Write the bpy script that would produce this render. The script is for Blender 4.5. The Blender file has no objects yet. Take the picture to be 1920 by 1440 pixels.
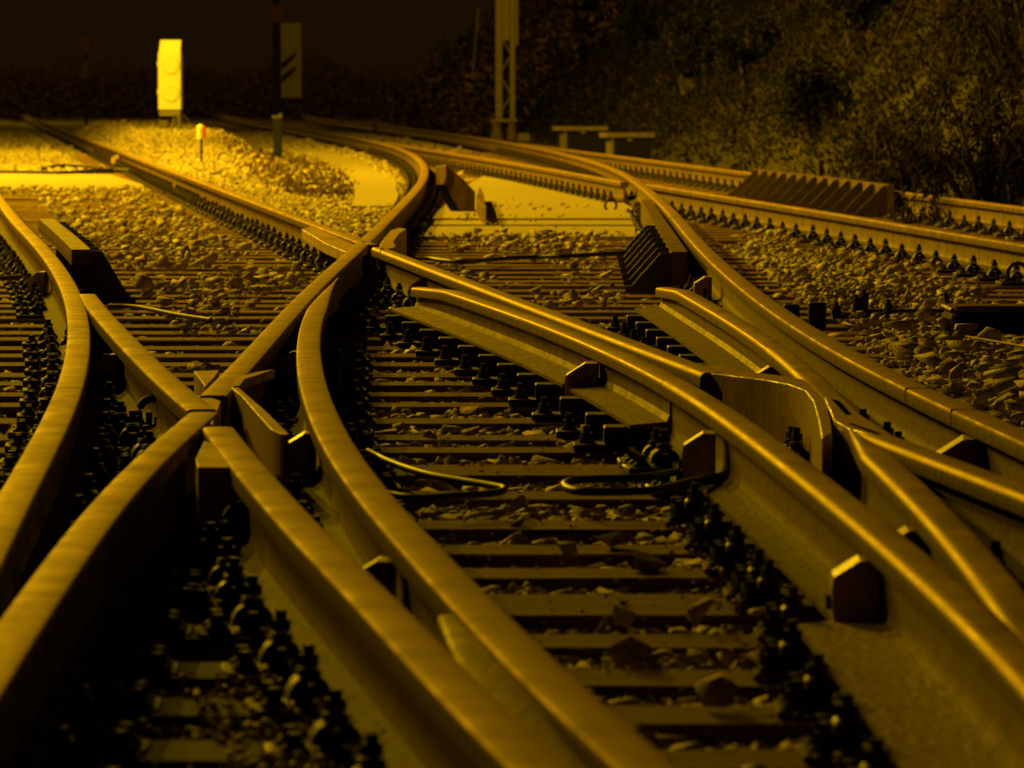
import bpy, bmesh, math, random
import numpy as np
from mathutils import Vector, Matrix
random.seed(7); rng = np.random.default_rng(11)
S = bpy.context.scene; C = S.collection
R = math.radians
# ------------------------------------------------------------------ camera
FPX = 9700.0; CAMH = 0.93; PITCH = math.atan(545/FPX)
cam_d = bpy.data.cameras.new('camera'); cam = bpy.data.objects.new('camera', cam_d); C.objects.link(cam)
cam_d.sensor_width = 36; cam_d.lens = 36*FPX/1920; cam_d.clip_end = 3000; cam_d.clip_start = 0.5
cam.location = (0, 0, CAMH); cam.rotation_euler = (math.pi/2-PITCH, 0, 0)
cam_d.dof.use_dof = True; cam_d.dof.focus_distance = 17.5; cam_d.dof.aperture_fstop = 11.5
S.camera = cam
S.view_settings.view_transform = 'Standard'; S.view_settings.look = 'None'
S.view_settings.gamma = 1; S.view_settings.exposure = 0
# ------------------------------------------------------------------ world: night sky, faint glow
w = bpy.data.worlds.new('World'); S.world = w; w.use_nodes = True
nt = w.node_tree; nt.nodes.clear()
wo = nt.nodes.new('ShaderNodeOutputWorld'); bg = nt.nodes.new('ShaderNodeBackground')
bg.inputs[0].default_value = (0.0088, 0.0041, 0.0009, 1); bg.inputs[1].default_value = 1.0
nt.links.new(bg.outputs[0], wo.inputs[0])
# ------------------------------------------------------------------ yard lamps (lights are made in yard_lamp below)
SODIUM = (1.0, 0.58, 0.006)
LAMPS = [(-8.6, 42.0, 10.0, 7000, 'yard lamp mast beyond the left edge over the bright gravel'),
         (-13.0, 31.0, 10.0, 5000, 'nearest yard lamp mast outside the left edge behind the crossing'),
         (-11.0, 58.0, 9.0, 16500, 'second yard lamp mast beyond the left edge over the far gravel'),
         (-27.0, 165.0, 9.0, 3800, 'most distant yard lamp mast far out beyond the left edge'),
         (-9.4, 76.0, 8.0, 4800, 'farthest yard lamp mast beyond the left edge in front of the dwarf signal')]
# ------------------------------------------------------------------ helpers
def ray(x, y):
    cp, sp = math.cos(PITCH), math.sin(PITCH)
    v = Vector(((x-960), FPX*cp - (y-720)*sp*1.0, -FPX*sp - (y-720)*cp))
    return v
def P(x, y, Z=0.19):
    d = ray(x, y); t = (Z-CAMH)/d.z
    return Vector((d.x*t, d.y*t, Z))
def at(x, Y):            # lateral X of picture column x at distance Y (any height, small pitch)
    return (x-960)*Y/FPX
def hgt(y, Y):           # height of picture row y at distance Y
    d = ray(960, y); return CAMH + d.z*Y/d.y
def link(o, parent=None):
    C.objects.link(o)
    if parent: o.parent = parent
    return o
def tag(o, label=None, cat=None, group=None, kind=None):
    if label: o['label'] = label
    if cat: o['category'] = cat
    if group: o['group'] = group
    if kind: o['kind'] = kind
    return o
def empty(name, loc, label, cat, group=None, rz=0):
    o = bpy.data.objects.new(name, None); C.objects.link(o)
    o.location = loc; o.rotation_euler = (0, 0, rz); o.empty_display_size = .1
    return tag(o, label, cat, group)
def mesh(name, verts, faces, mats, parent=None, smooth=None, fm=None):
    me = bpy.data.meshes.new(name); me.from_pydata([tuple(v) for v in verts], [], faces)
    if not isinstance(mats, (list, tuple)): mats = [mats]
    for m in mats: me.materials.append(m)
    if fm is not None: me.polygons.foreach_set('material_index', fm)
    me.validate()
    if smooth is not None:
        me.polygons.foreach_set('use_smooth', [True]*len(me.polygons)); me.set_sharp_from_angle(angle=R(smooth))
    me.update()
    return link(bpy.data.objects.new(name, me), parent)
class MB:
    def __init__(s): s.v = []; s.f = []
    def add(s, v, f):
        n = len(s.v); s.v += [Vector(a) for a in v]; s.f += [[i+n for i in q] for q in f]; return s
    def box(s, x0, x1, y0, y1, z0, z1, M=None):
        v = [Vector(p) for p in ((x0,y0,z0),(x1,y0,z0),(x1,y1,z0),(x0,y1,z0),(x0,y0,z1),(x1,y0,z1),(x1,y1,z1),(x0,y1,z1))]
        if M: v = [M@p for p in v]
        return s.add(v, [(0,3,2,1),(4,5,6,7),(0,1,5,4),(1,2,6,5),(2,3,7,6),(3,0,4,7)])
    def bbox(s, x0, x1, y0, y1, z0, z1, b=.004, M=None):       # box with bevelled edges (hull)
        pts = []
        for x, sx in ((x0,1),(x1,-1)):
            for y, sy in ((y0,1),(y1,-1)):
                for z, sz in ((z0,1),(z1,-1)):
                    pts += [(x+sx*b,y+sy*b,z),(x+sx*b,y,z+sz*b),(x,y+sy*b,z+sz*b)]
        bm = bmesh.new(); [bm.verts.new(p) for p in pts]
        bmesh.ops.convex_hull(bm, input=bm.verts[:]); bmesh.ops.dissolve_limit(bm, angle_limit=.01, verts=bm.verts[:], edges=bm.edges[:])
        bm.verts.index_update(); v = [x.co.copy() for x in bm.verts]
        if M: v = [M@p for p in v]
        f = [[q.index for q in a.verts] for a in bm.faces]; bm.free()
        return s.add(v, f)
    def prism(s, poly, z0, z1, M=None):                         # poly in xy, counter-clockwise or not
        a = sum(poly[i][0]*poly[(i+1)%len(poly)][1]-poly[(i+1)%len(poly)][0]*poly[i][1] for i in range(len(poly)))
        if a < 0: poly = poly[::-1]
        n = len(poly); v = [Vector((p[0],p[1],z0)) for p in poly]+[Vector((p[0],p[1],z1)) for p in poly]
        if M: v = [M@p for p in v]
        return s.add(v, [list(range(n))[::-1], list(range(n,2*n))]+[[i,(i+1)%n,(i+1)%n+n,i+n] for i in range(n)])
    def cyl(s, c, r, h, n=12, r2=None, M=None, axis='z'):
        r2 = r if r2 is None else r2; v = []
        for k, (rr, hh) in enumerate(((r,0),(r2,h))):
            for i in range(n):
                a = 2*math.pi*i/n; p = (rr*math.cos(a), rr*math.sin(a), hh)
                if axis == 'y': p = (p[0], -p[2], p[1])
                if axis == 'x': p = (p[2], p[0], p[1])
                q = Vector(c)+Vector(p); v.append(M@q if M else q)
        return s.add(v, [list(range(n))[::-1], list(range(n,2*n))]+[[i,(i+1)%n,(i+1)%n+n,i+n] for i in range(n)])
    def tube(s, pts, r, n=8, caps=True):
        pts = [Vector(p) for p in pts]; m = len(pts); v = []
        for i, p in enumerate(pts):
            t = (pts[min(i+1,m-1)]-pts[max(i-1,0)]).normalized()
            u = t.cross(Vector((0,0,1))) if abs(t.z) < .95 else t.cross(Vector((1,0,0))); u.normalize(); ww = u.cross(t)
            rr = r[i] if isinstance(r,(list,tuple)) else r
            for k in range(n):
                a = 2*math.pi*k/n; v.append(p+u*math.cos(a)*rr+ww*math.sin(a)*rr)
        f = [[i*n+k, i*n+(k+1)%n, (i+1)*n+(k+1)%n, (i+1)*n+k] for i in range(m-1) for k in range(n)]
        if caps: f += [list(range(n))[::-1], list(range((m-1)*n, m*n))]
        return s.add(v, f)
    def obj(s, name, mat, parent=None, smooth=None): return mesh(name, s.v, s.f, mat, parent, smooth)
def spline(pts, n=8):
    pts = [Vector(p) for p in pts]; q = [pts[0]*2-pts[1]]+pts+[pts[-1]*2-pts[-2]]; out = []
    for i in range(1, len(q)-2):
        for k in range(n):
            t = k/n; a,b,c,d = q[i-1],q[i],q[i+1],q[i+2]
            out.append(.5*((2*b)+(c-a)*t+(2*a-5*b+4*c-d)*t*t+(3*b-a-3*c+d)*t**3))
    return out+[pts[-1]]
# ------------------------------------------------------------------ materials
def mat(name, col, rough=.7, metal=0, col2=None, scale=8, bump=0, bscale=40, stretch=(1,1,1), spec=.5, rough2=None, detail=6, lo=.35, hi=.65, fine=None):
    m = bpy.data.materials.new(name); m.use_nodes = True; t = m.node_tree; b = t.nodes['Principled BSDF']
    b.inputs['Base Color'].default_value = (*col, 1); b.inputs['Roughness'].default_value = rough
    b.inputs['Metallic'].default_value = metal; b.inputs['Specular IOR Level'].default_value = spec
    tc = t.nodes.new('ShaderNodeTexCoord'); mp = t.nodes.new('ShaderNodeMapping'); mp.inputs['Scale'].default_value = stretch
    geo = t.nodes.new('ShaderNodeNewGeometry')
    t.links.new(geo.outputs['Position'], mp.inputs['Vector'])
    if col2:
        n = t.nodes.new('ShaderNodeTexNoise'); n.inputs['Scale'].default_value = scale; n.inputs['Detail'].default_value = detail; n.inputs['Roughness'].default_value = .65
        r = t.nodes.new('ShaderNodeValToRGB'); r.color_ramp.elements[0].position = lo; r.color_ramp.elements[1].position = hi
        r.color_ramp.elements[0].color = (*col, 1); r.color_ramp.elements[1].color = (*col2, 1)
        t.links.new(mp.outputs[0], n.inputs['Vector']); t.links.new(n.outputs['Fac'], r.inputs[0]); t.links.new(r.outputs[0], b.inputs['Base Color'])
        if rough2 is not None:
            mr = t.nodes.new('ShaderNodeMapRange'); mr.inputs[1].default_value = lo; mr.inputs[2].default_value = hi
            mr.inputs[3].default_value = rough; mr.inputs[4].default_value = rough2
            t.links.new(n.outputs['Fac'], mr.inputs[0]); t.links.new(mr.outputs[0], b.inputs['Roughness'])
    if bump:
        n2 = t.nodes.new('ShaderNodeTexNoise'); n2.inputs['Scale'].default_value = bscale; n2.inputs['Detail'].default_value = 8
        bp = t.nodes.new('ShaderNodeBump'); bp.inputs['Strength'].default_value = bump; bp.inputs['Distance'].default_value = .01
        t.links.new(mp.outputs[0], n2.inputs['Vector']); t.links.new(n2.outputs['Fac'], bp.inputs['Height']); t.links.new(bp.outputs[0], b.inputs['Normal'])
    return m
M_side = mat('rusty_rail_steel', (.085,.056,.030), .68, .1, (.22,.148,.082), 10, .6, 60, rough2=.5, spec=.25, stretch=(1,1,.35))
M_top  = mat('worn_rail_head', (.22,.135,.075), .76, .35, (.43,.275,.15), 7, .07, 200, rough2=.62, stretch=(1,.8,1))
M_gloss= mat('polished_rail_head', (.24,.145,.08), .58, .6, (.44,.295,.17), 8, .12, 240, rough2=.70, stretch=(1,.6,1))
for _m, _g in ((M_side,.62), (M_top,.76), (M_gloss,.88)): _m.node_tree.nodes['Principled BSDF'].inputs['Specular Tint'].default_value = (1,_g,_g*.5,1)
M_fast = mat('greasy_dark_steel', (.020,.014,.009), .48, .1, (.050,.032,.018), 30, .6, 150, rough2=.8, spec=.35)
M_rib  = mat('dark_bracket_steel', (.05,.035,.022), .6, .2, (.09,.06,.035), 20, .3, 120)
M_cast = mat('cast_frog_steel', (.36,.24,.13), .6, 0, (.70,.48,.28), 16, .3, 90, rough2=.38, stretch=(1,1,.18), lo=.44, hi=.60)
M_wood = mat('weathered_timber', (.13,.076,.038), .72, 0, (.40,.245,.135), 7, 1.0, 55, spec=.12, stretch=(.5,8,8), rough2=.85)
M_plank= mat('pale_dusty_boards', (.33,.27,.18), .8, 0, (.50,.42,.30), 7, .5, 50, stretch=(.5,6,6))
M_stone= mat('ballast_stone', (.30,.24,.16), .8, 0, (.62,.52,.38), 9, .7, 90, rough2=.65, spec=.4)
M_soil = mat('ballast_bed', (.10,.08,.05), .95, 0, (.34,.28,.19), 16, 1.0, 30, detail=10)
M_cable= mat('black_cable_rubber', (.03,.024,.018), .52, 0, spec=.25)
M_foot = mat('grimy_rail_foot', (.045,.027,.012), .8, 0, (.14,.08,.036), 16, .9, 60, spec=.12)
M_white= mat('white_enamel', (.80,.78,.70), .45)
M_grey = mat('grey_cast_iron', (.16,.15,.13), .6, .3, (.22,.2,.17), 20)
M_conc = mat('pale_concrete', (.13,.10,.07), .85, 0, (.20,.16,.11), 14, .4, 40)
M_dconc= mat('dirty_concrete', (.10,.09,.07), .9, 0, (.16,.14,.11), 12, .4, 40)
M_blue = mat('dark_blue_plastic', (.010,.014,.045), .6, spec=.2)
M_lblue= mat('light_blue_cap', (.07,.09,.22), .5)
M_red  = mat('red_paint', (.55,.03,.02), .4)
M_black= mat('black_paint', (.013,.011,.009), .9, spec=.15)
M_mast = mat('galvanised_mast', (.20,.17,.12), .7, .1, (.27,.23,.16), 9)
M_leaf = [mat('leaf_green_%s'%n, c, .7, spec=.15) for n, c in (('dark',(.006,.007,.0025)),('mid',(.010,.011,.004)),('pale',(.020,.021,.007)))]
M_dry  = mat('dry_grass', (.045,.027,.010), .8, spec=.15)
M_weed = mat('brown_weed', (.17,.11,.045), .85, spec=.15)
M_haze_hedge = mat('haze_lightened_brown', (.16,.095,.045), .9, spec=.1)  # far foliage brown, lightened to stand in for haze and sky glow
M_dimw = mat('dimmed_white_board', (.13,.12,.09), .7, 0, (.19,.17,.13), 5)  # board white darkened to imitate the weak light far off
M_bank = mat('embankment_earth', (.03,.026,.014), .95, 0, (.07,.055,.03), 6, .8, 20)
M_bark = mat('bark', (.07,.05,.035), .9, 0, (.12,.09,.06), 20, .6, 60)
M_lampglass = bpy.data.materials.new('lit_sodium_lamp'); M_lampglass.use_nodes = True
_b = M_lampglass.node_tree.nodes['Principled BSDF']; _b.inputs['Emission Color'].default_value = (*SODIUM,1); _b.inputs['Emission Strength'].default_value = 8

# ------------------------------------------------------------------ rail geometry
HEAD = .19
def R1x(z):  return -.779-.1053*(z-26.2)
def R12x(z): return 2.96-.0753*(z-38.8)
class Path:
    def __init__(s, pts, z0=None, z1=None, lam=.08, fn=None, world=False):
        if fn:
            s.z = np.linspace(z0, z1, 40); s.x = np.array([fn(a) for a in s.z]); return
        W = [(p[0], p[1]) for p in pts] if world else [(P(*p).y, P(*p).x) for p in pts]
        W.sort(); zz = np.array([a for a, b in W]); xx = np.array([b for a, b in W])
        t = np.log(zz); N = max(40, int((t[-1]-t[0])*70)); g = np.linspace(t[0], t[-1], N); h = g[1]-g[0]
        A = np.zeros((len(t), N))
        for i, a in enumerate(t):
            k = min(int((a-g[0])/h), N-2); f = (a-g[0])/h-k; A[i,k] = 1-f; A[i,k+1] = f
        Wt = np.diag(1/zz**2); sc = np.exp(g)
        D = np.diff(np.eye(N), 2, axis=0)/h**2
        Dw = D/sc[1:-1,None]
        L = A.T@Wt@A + lam*.01*h*(Dw.T@Dw)+1e-12*np.eye(N)
        s.x = np.linalg.solve(L, A.T@Wt@xx); s.z = sc
        if z0 or z1:
            a = z0 or s.z[0]; b = z1 or s.z[-1]; gz = np.exp(np.linspace(math.log(a), math.log(b), max(20, N)))
            xi = np.interp(gz, s.z, s.x)
            lo = s.z[0]; sl = (s.x[3]-s.x[0])/(s.z[3]-s.z[0]); xi = np.where(gz < lo, s.x[0]+sl*(gz-lo), xi)
            hi = s.z[-1]; sh = (s.x[-1]-s.x[-4])/(s.z[-1]-s.z[-4]); xi = np.where(gz > hi, s.x[-1]+sh*(gz-hi), xi)
            s.z, s.x = gz, xi
    def X(s, z): return float(np.interp(z, s.z, s.x))
    def tan(s, z):
        d = .15; return (s.X(z+d)-s.X(z-d))/(2*d)
def profile(h=.172, kind='full'):
    if kind == 'wide':
        g_ = profile(kind='gloss')
        return g_[:-4]+[(-.030,.030),(-.10,.022),(-.150,.018),(-.150,.006)]
    if kind == 'gloss':
        half = [(.075,0),(.075,.010),(.060,.0135),(.030,.022),(.014,.034),(.0085,.052),(.0085,.112),(.014,.122),(.0352,.132),(.036,.135),(.036,.155),(.0353,.160),(.0333,.1645),(.030,.1682),(.0255,.1705),(.020,.1715),(.008,.172)]
        return half+[(-u,v) for u,v in half[::-1]]
    if kind == 'full':
        half = [(.075,0),(.075,.010),(.060,.0135),(.030,.022),(.014,.034),(.0085,.052),(.0085,.112),(.014,.122),(.0352,.132),(.036,.135),(.036,.1620),(.0350,.1668),(.0320,.1698),(.027,.1711),(0.008,.1718)]
        return [(u,v) for u,v in half]+[(-u,v) for u,v in half[::-1]]
    # low asymmetric switch blade: wide foot on the left
    return [(.040,0),(.040,.010),(.018,.02),(.012,.035),(.012,.075),(.036,.088),(.036,.112),(.0345,.118),(.030,.122),(.020,.1245),(0,.1255),
            (-.020,.1245),(-.030,.122),(-.0345,.118),(-.036,.112),(-.036,.088),(-.014,.075),(-.014,.035),(-.022,.018),(-.118,.010),(-.118,0)]
def sweep(name, path, kind='full', parent=None, z0=None, z1=None, base=None, side=None, top=None, dens=1, wid=None):
    a = z0 or path.z[0]; b = z1 or path.z[-1]
    n = max(6, int((math.log(b)-math.log(a))*60*dens)+4); zs = np.exp(np.linspace(math.log(a), math.log(b), n))
    pr = profile(kind=kind); H = max(v for u, v in pr); base = HEAD-H if base is None else base
    V = []; F = []; FM = []; m = len(pr)
    for z in zs:
        x = path.X(z); t = Vector((path.tan(z), 1, 0)).normalized(); nn = Vector((t.y, -t.x, 0))
        wf = wid(z) if wid else 1
        for u, v in pr: V.append(Vector((x, z, base+v))+nn*u*(wf if abs(u) > .015 else max(wf,.4) if wid else 1))
    for i in range(n-1):
        for k in range(m):
            k2 = (k+1)%m; F.append([i*m+k, i*m+k2, (i+1)*m+k2, (i+1)*m+k][::-1]); vv = (pr[k][1]+pr[k2][1])/2
            FM.append(1 if vv > H-.013 else 2 if (vv < .03 and kind not in ('blade','wide')) else 0)
    F.append(list(range(m))); FM.append(0); F.append(list(range((n-1)*m, n*m))[::-1]); FM.append(0)
    o = mesh(name, V, F, [side or M_side, top or M_top, M_foot], parent, 22, FM)
    bm = bmesh.new(); bm.from_mesh(o.data); bmesh.ops.recalc_face_normals(bm, faces=bm.faces[:]); bm.to_mesh(o.data); bm.free()
    return o
pR1 = Path(None, 25.35, 420, fn=R1x); pR1n = Path(None, 13.72, 24.9, fn=R1x); pR1d = Path(None, 5.5, 11.6, fn=R1x)
pR2 = Path([(422,217),(485,227),(547,236),(610,249),(683,260),(725,270),(767,285),(787,299),(797,318),(792,339),(773,362),(746,389),(717,418),(692,447),(662,472),(641,491),(602,526),(572,553),(503,627),(477,666),(446,695),(408,731),(398,741)], z1=230)
pR2l = Path([(390,772),(367,787),(297,840),(230,907),(170,987),(97,1087),(27,1187),(-23,1260)], z0=5.2)
pR3 = Path([(10,397),(63,443),(102,493),(133,547),(144,580),(148,626),(144,667),(137,709),(122,751),(110,780),(70,853),(30,933),(-5,987)], z0=5.2, z1=48)
pR3b = Path([(156,551),(188,580),(228,624),(288,686),(337,730),(374,767)])
pR4 = Path([(406,800),(429,829),(474,877),(514,925),(557,987),(720,1127),(834,1260),(966,1393)], z0=4.9)
pR5 = Path([(642,521),(612,545),(590,576),(582,607),(580,649),(584,691),(588,722),(612,785),(644,847),(665,887),(724,953),(789,1020),(881,1120),(954,1193),(1020,1260),(1091,1327),(1167,1393)], z0=4.9)
pR6 = Path([(20.6,-.395),(19.6,-.254),(18.2,-.052),(17.17,.075),(15.4,.243),(14.13,.368),(13.0,.452),(12.64,.470),(10.84,.543),(9.47,.604),(8.18,.643),(7.16,.666),(6.51,.676),(5.0,.66)], world=True)
pR7 = Path([(11.40,.741),(10.1,.758),(9.48,.756),(8.9,.757),(7.76,.738),(6.5,.70),(5.0,.63)], world=True)
pR8 = Path([(20.6,.60),(20.4,.61),(17.4,.718),(15.3,.780),(13.86,.793),(12.6,.785),(11.9,.768)], world=True)
pR9 = Path([(568,212),(600,223),(683,230),(767,240),(850,251),(912,260),(960,268),(1043,285),(1106,299),(1147,314),(1179,328),(1202,349),(1241,378),(1272,407),(1306,453),(1351,493),(1428,557),(1548,637),(1687,713),(1850,783)], z0=8.5, z1=240)
pR10 = Path([(735,270),(787,277),(850,287),(912,297),(996,310),(1064,320),(1137,335),(1164,341)], z1=78)
pR11 = Path([(1215,345),(1280,355),(1360,368),(1580,400),(1913,457)], z0=17)
pR12 = Path(None, 20, 77, fn=R12x)
T = {}
def rail(key, path, label='', **k):
    o = sweep('rail', path, **k); tag(o, label, 'rail'); T[key] = o; return o
rail('R1', pR1, 'long straight rail running from the upper left edge to the upper crossing point')
rail('R1n', pR1n, top=M_gloss, kind='gloss', label= 'straight rail with a bright edge from the upper crossing to the big wing block')
rail('R1d', pR1d, wid=lambda z: min(1, max(.25, 1-(z-11.3)/1.0)), top=M_gloss, kind='gloss', label= 'rail leaving the right frog towards the right edge with a bright line on its side')
rail('R2', pR2, 'rail sweeping round a wide bend in the upper middle down to the left crossing')
rail('R2l', pR2l, 'rail from the left crossing down to the lower left corner, dark ground on its right')
rail('R3', pR3, 'curved rail at the far left that bows out and leaves through the left edge')
rail('R3b', pR3b, 'short straight rail from the split in the curved left rail down to the left crossing')
rail('R4', pR4, 'blurred foreground rail with a greyish top running from the left crossing to the bottom edge', dens=1.4)
rail('R5', pR5, 'long arched rail in the middle from a pointed tip to the bottom edge', dens=1.4, wid=lambda z: min(1, max(.04, 1-(z-18.0)/2.7)))
rail('R7', pR7, top=M_gloss, kind='gloss', label= 'pointed frog nose rail in the lower right with a sharp bright left edge', dens=2, wid=lambda z: min(1, max(.08, 1-(z-10.6)/.9)))
rail('R9', pR9, 'long curving rail from the far distance past the ribbed check rail to the right edge')
rail('R10', pR10, 'far rail behind the pale boards ending at the upper right crossing')
rail('R11', pR11, 'straight rail on the right with brown web and a row of dark bolts')
rail('R12', pR12, 'farthest rail on the right, at the foot of the bushes behind the ribbed guard')
for key, pth, lab, zz in (('R6', pR6, 'glossy cut ended rail with wide flat foot from centre to lower right', 13.35),
                          ('R8', pR8, 'shorter rail with a cut end and wide flat foot right of the ribbed check rail', 15.1)):
    e = empty('blade_rail', (0,0,0), lab, 'rail'); T[key] = e
    # the blade starts in a planed tip whose head is lower
    b = sweep('switch_blade', pth, 'blade', e, z0=zz, z1=pth.z[-1], dens=1.6, top=M_gloss)
    for v in b.data.vertices:
        y = v.co.y; hh = HEAD-.1255
        d = max(0, 1-(pth.z[-1]-y)/1.1)
        if v.co.z > hh+.08: v.co.z -= .03*d
        if v.co.z < hh+.03 and v.co.x < pth.X(y)-.08 and y > pth.z[-1]-.001: v.co.y -= .25
    if key == 'R6':
        sweep('running_rail', pth, 'gloss', e, z0=8.702, z1=zz-.004, dens=1.4, top=M_gloss)
        sweep('wide_foot_rail', pth, 'wide', e, z1=8.70, dens=1.4, top=M_gloss)
    else: sweep('running_rail', pth, 'gloss', e, z1=zz-.004, dens=1.4, top=M_gloss)
# neighbouring blade lying against the arched rail at the bottom
pB = Path([(7.45,-.062),(6.7,-.035),(6.0,.025),(5.3,.105),(4.9,.15)], world=True)
o = sweep('switch_blade', pB, 'full', base=HEAD-.172-.012, top=M_side, dens=1.4)
tag(o, 'dull blade rail tucked against the left side of the arched rail at the bottom edge', 'rail')

# ------------------------------------------------------------------ crossing castings
def plate(name, label, pts, cat='crossing part', Zt=HEAD, Zb=0.0, m=None, parent=None, bev=.004, shrink=0):
    poly = [P(x, y, Zt) for x, y in pts]
    bm = bmesh.new(); vs = [bm.verts.new((p.x, p.y, Zt)) for p in poly]; f = bm.faces.new(vs)
    if f.normal.z < 0: bmesh.ops.reverse_faces(bm, faces=[f])
    bm.normal_update()
    if f.normal.z < 0: f.normal_flip()
    r = bmesh.ops.extrude_face_region(bm, geom=[f]); vv = [e for e in r['geom'] if isinstance(e, bmesh.types.BMVert)]
    ext = set(vv)
    for v in bm.verts:
        if v not in ext: v.co.z = Zb
    if f.is_valid: f.normal_flip()
    bmesh.ops.recalc_face_normals(bm, faces=bm.faces[:])
    ed = [e for e in bm.edges if e.calc_length() > .004 and e.is_manifold and e.calc_face_angle() > .3]
    bmesh.ops.bevel(bm, geom=ed, offset=bev*.35, segments=1, affect='EDGES', clamp_overlap=True)
    me = bpy.data.meshes.new(name); bm.to_mesh(me); bm.free(); me.materials.append(m or M_cast); me.materials.append(M_top if not m else m)
    for p_ in me.polygons:
        if p_.normal.z > .9: p_.material_index = 1
    me.polygons.foreach_set('use_smooth', [True]*len(me.polygons)); me.set_sharp_from_angle(angle=R(30))
    o = link(bpy.data.objects.new(name, me), parent)
    if label: tag(o, label, cat)
    return o
plate('wing_rail', 'tall knuckle shaped wing block with scratched face at the right frog',
      [(1302,686),(1321,698),(1345,701),(1383,706),(1433,712),(1477,720),(1510,732),(1525,752),(1535,786),(1541,821),(1560,812),(1557,785),(1550,762),(1543,742),(1530,724),(1505,711),(1455,703),(1400,697),(1352,683)], Zt=.1885, Zb=.02)
plate('frog_nose', 'pointed nose piece where the rails meet right of the knuckle shaped wing block', [(1546,745),(1556,768),(1564,788),(1590,803),(1635,815),(1672,815),(1640,795),(1612,777),(1597,762),(1570,750)], Zb=.02)
plate('wedge_block', 'small slanted steel wedge on the left of the rail end at the left crossing', [(364,696),(411,694),(401,709),(385,724),(376,712)], Zb=.03)
plate('crossing_guard', 'upright pointed guard blade standing right of the left crossing', [(433,726),(448,727),(500,772),(542,814),(524,812),(508,804),(480,773),(452,741)], Zb=.02)
plate('guard_fin', 'thin steel fin sticking out to the right above the pointed guard blade', [(434,724),(444,707),(478,698),(515,692),(480,704),(460,710),(450,723)], Zb=.165)
plate('crossing_block', 'squat steel block with a flat top left of the foreground rail tip', [(383,827),(367,860),(371,876),(436,876),(446,872),(425,850),(400,832)], Zt=.186, Zb=.04)
plate('crossing_throat', 'sloping steel throat piece in the gap of the left crossing', [(372,742),(392,744),(414,752),(406,776),(398,796),(391,782),(384,764)], Zt=.184, Zb=.02)
plate('wing_rail', 'bent horn shaped wing end right of the upper crossing', [(712,470),(713,457),(720,447),(733,432),(748,427),(762,429),(748,438),(738,453),(742,463)], Zb=.02)
plate('wing_rail', 'flat wing piece along the lower side of the straight rail before the upper crossing', [(566,430),(584,424),(662,458),(672,464),(652,474),(610,456)], Zt=.178, Zb=.125)
def wedge():
    Y = 40.2; e = empty('track_wedge', (at(855,Y), Y, 0), 'chunky brown steel wedge standing at the far left corner of the pale boards', 'wedge'); ox = at(855,Y)
    for nme, pts, y0, y1, m in (('body', [(836,311),(869,340),(890,362),(890,399),(867,404),(834,346)], 0, .5, M_side),
                                ('end_face', [(817,313),(836,310),(837,330),(831,345),(819,346)], -.05, .35, M_cast),
                                ('foot', [(821,347),(833,347),(867,405),(850,405),(826,366)], .02, .4, M_black)):  # black piece is the wedge's shaded side, shade put into its colour
        q = [(at(x,Y)-ox, hgt(y,Y)) for x, y in pts]; n = len(q); v = [Vector((a,y0,b)) for a,b in q]+[Vector((a,y1,b)) for a,b in q]
        MB().add(v, [list(range(n)), list(range(n,2*n))[::-1]]+[[k,k+n,(k+1)%n+n,(k+1)%n] for k in range(n)]).obj(nme, m, e)
wedge()
plate('check_rail_end', 'small rusty upright fin beside the dark check rail end on the boards', [(893,372),(898,352),(902,352),(908,368),(911,388),(904,386)], Zt=.13, Zb=.0, m=M_side, cat='check rail')
# spacer blocks: bright chamfered tops beside the rails
def spacer(px, py, rz, label, s=1.0, side=-1):
    p = P(px, py, .15); t = empty('spacer_block', (p.x, p.y, 0), label, 'spacer block', 'spacer blocks beside the rails', rz)
    mb = MB(); s *= .8; w, d, h = .046*s, .07*s, .145
    prof = [(-w,.03),(w,.03),(w,h),(w*.2,h),(-w,h-.035*s),(-w*1.1,h-.06*s)]
    if side > 0: prof = [(-a,b) for a,b in prof]
    v = [Vector((a,-d,b)) for a,b in prof]+[Vector((a,d,b)) for a,b in prof]; n = len(prof)
    mb.add(v, [list(range(n)), list(range(n,2*n))[::-1]]+[[i,i+n,(i+1)%n+n,(i+1)%n] for i in range(n)])
    o = mb.obj('block', M_cast, t); mb2 = MB()
    mb2.cyl((-w-.012, 0, .07), .014, .02, 6, axis='x')
    mb2.obj('bolt', M_fast, t)
    return t
for a in ((1092,676,-.05,'spacer block under the glossy rail at the end of its wide foot',1.25,-1),(1312,806,-.05,'spacer block left of the glossy rail below the wing block',1,-1),
          (1602,1040,-.02,'largest spacer block, left of the glossy rail near the lower right',1,-1),(1436,683,-.02,'spacer block at the end of the wide foot right of centre',1,-1),
          (566,806,.02,'spacer block left of the arched rail beside the pointed guard blade',.9,-1),(702,1042,-.08,'spacer block between the foreground rail and the arched rail',.9,-1),
          (1797,815,-.08,'long spacer block under the curving rail at the right edge',1.5,-1),(1693,985,0,'spacer block between the glossy rail and the frog nose rail',.95,-1),
          (72,507,-.1,'spacer block left of the curved rail at the far left',1,-1),(205,660,-.1,'spacer block left of the short straight rail near the left crossing',.9,-1),
          (1318,516,0,'spacer block left of the curving rail near the ribbed check rail',1,-1),(795,515,-.1,'spacer block under the straight rail above the cut rail end',1.3,-1),
          (217,290,-.1,'distant spacer block on the long straight rail at upper left',1.2,-1),(920,297,-.1,'distant spacer block on the far rail in the middle',1.3,-1),
          (545,655,.0,'spacer block left of the arched rail near its tip',.8,-1)):
    spacer(*a)
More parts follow.
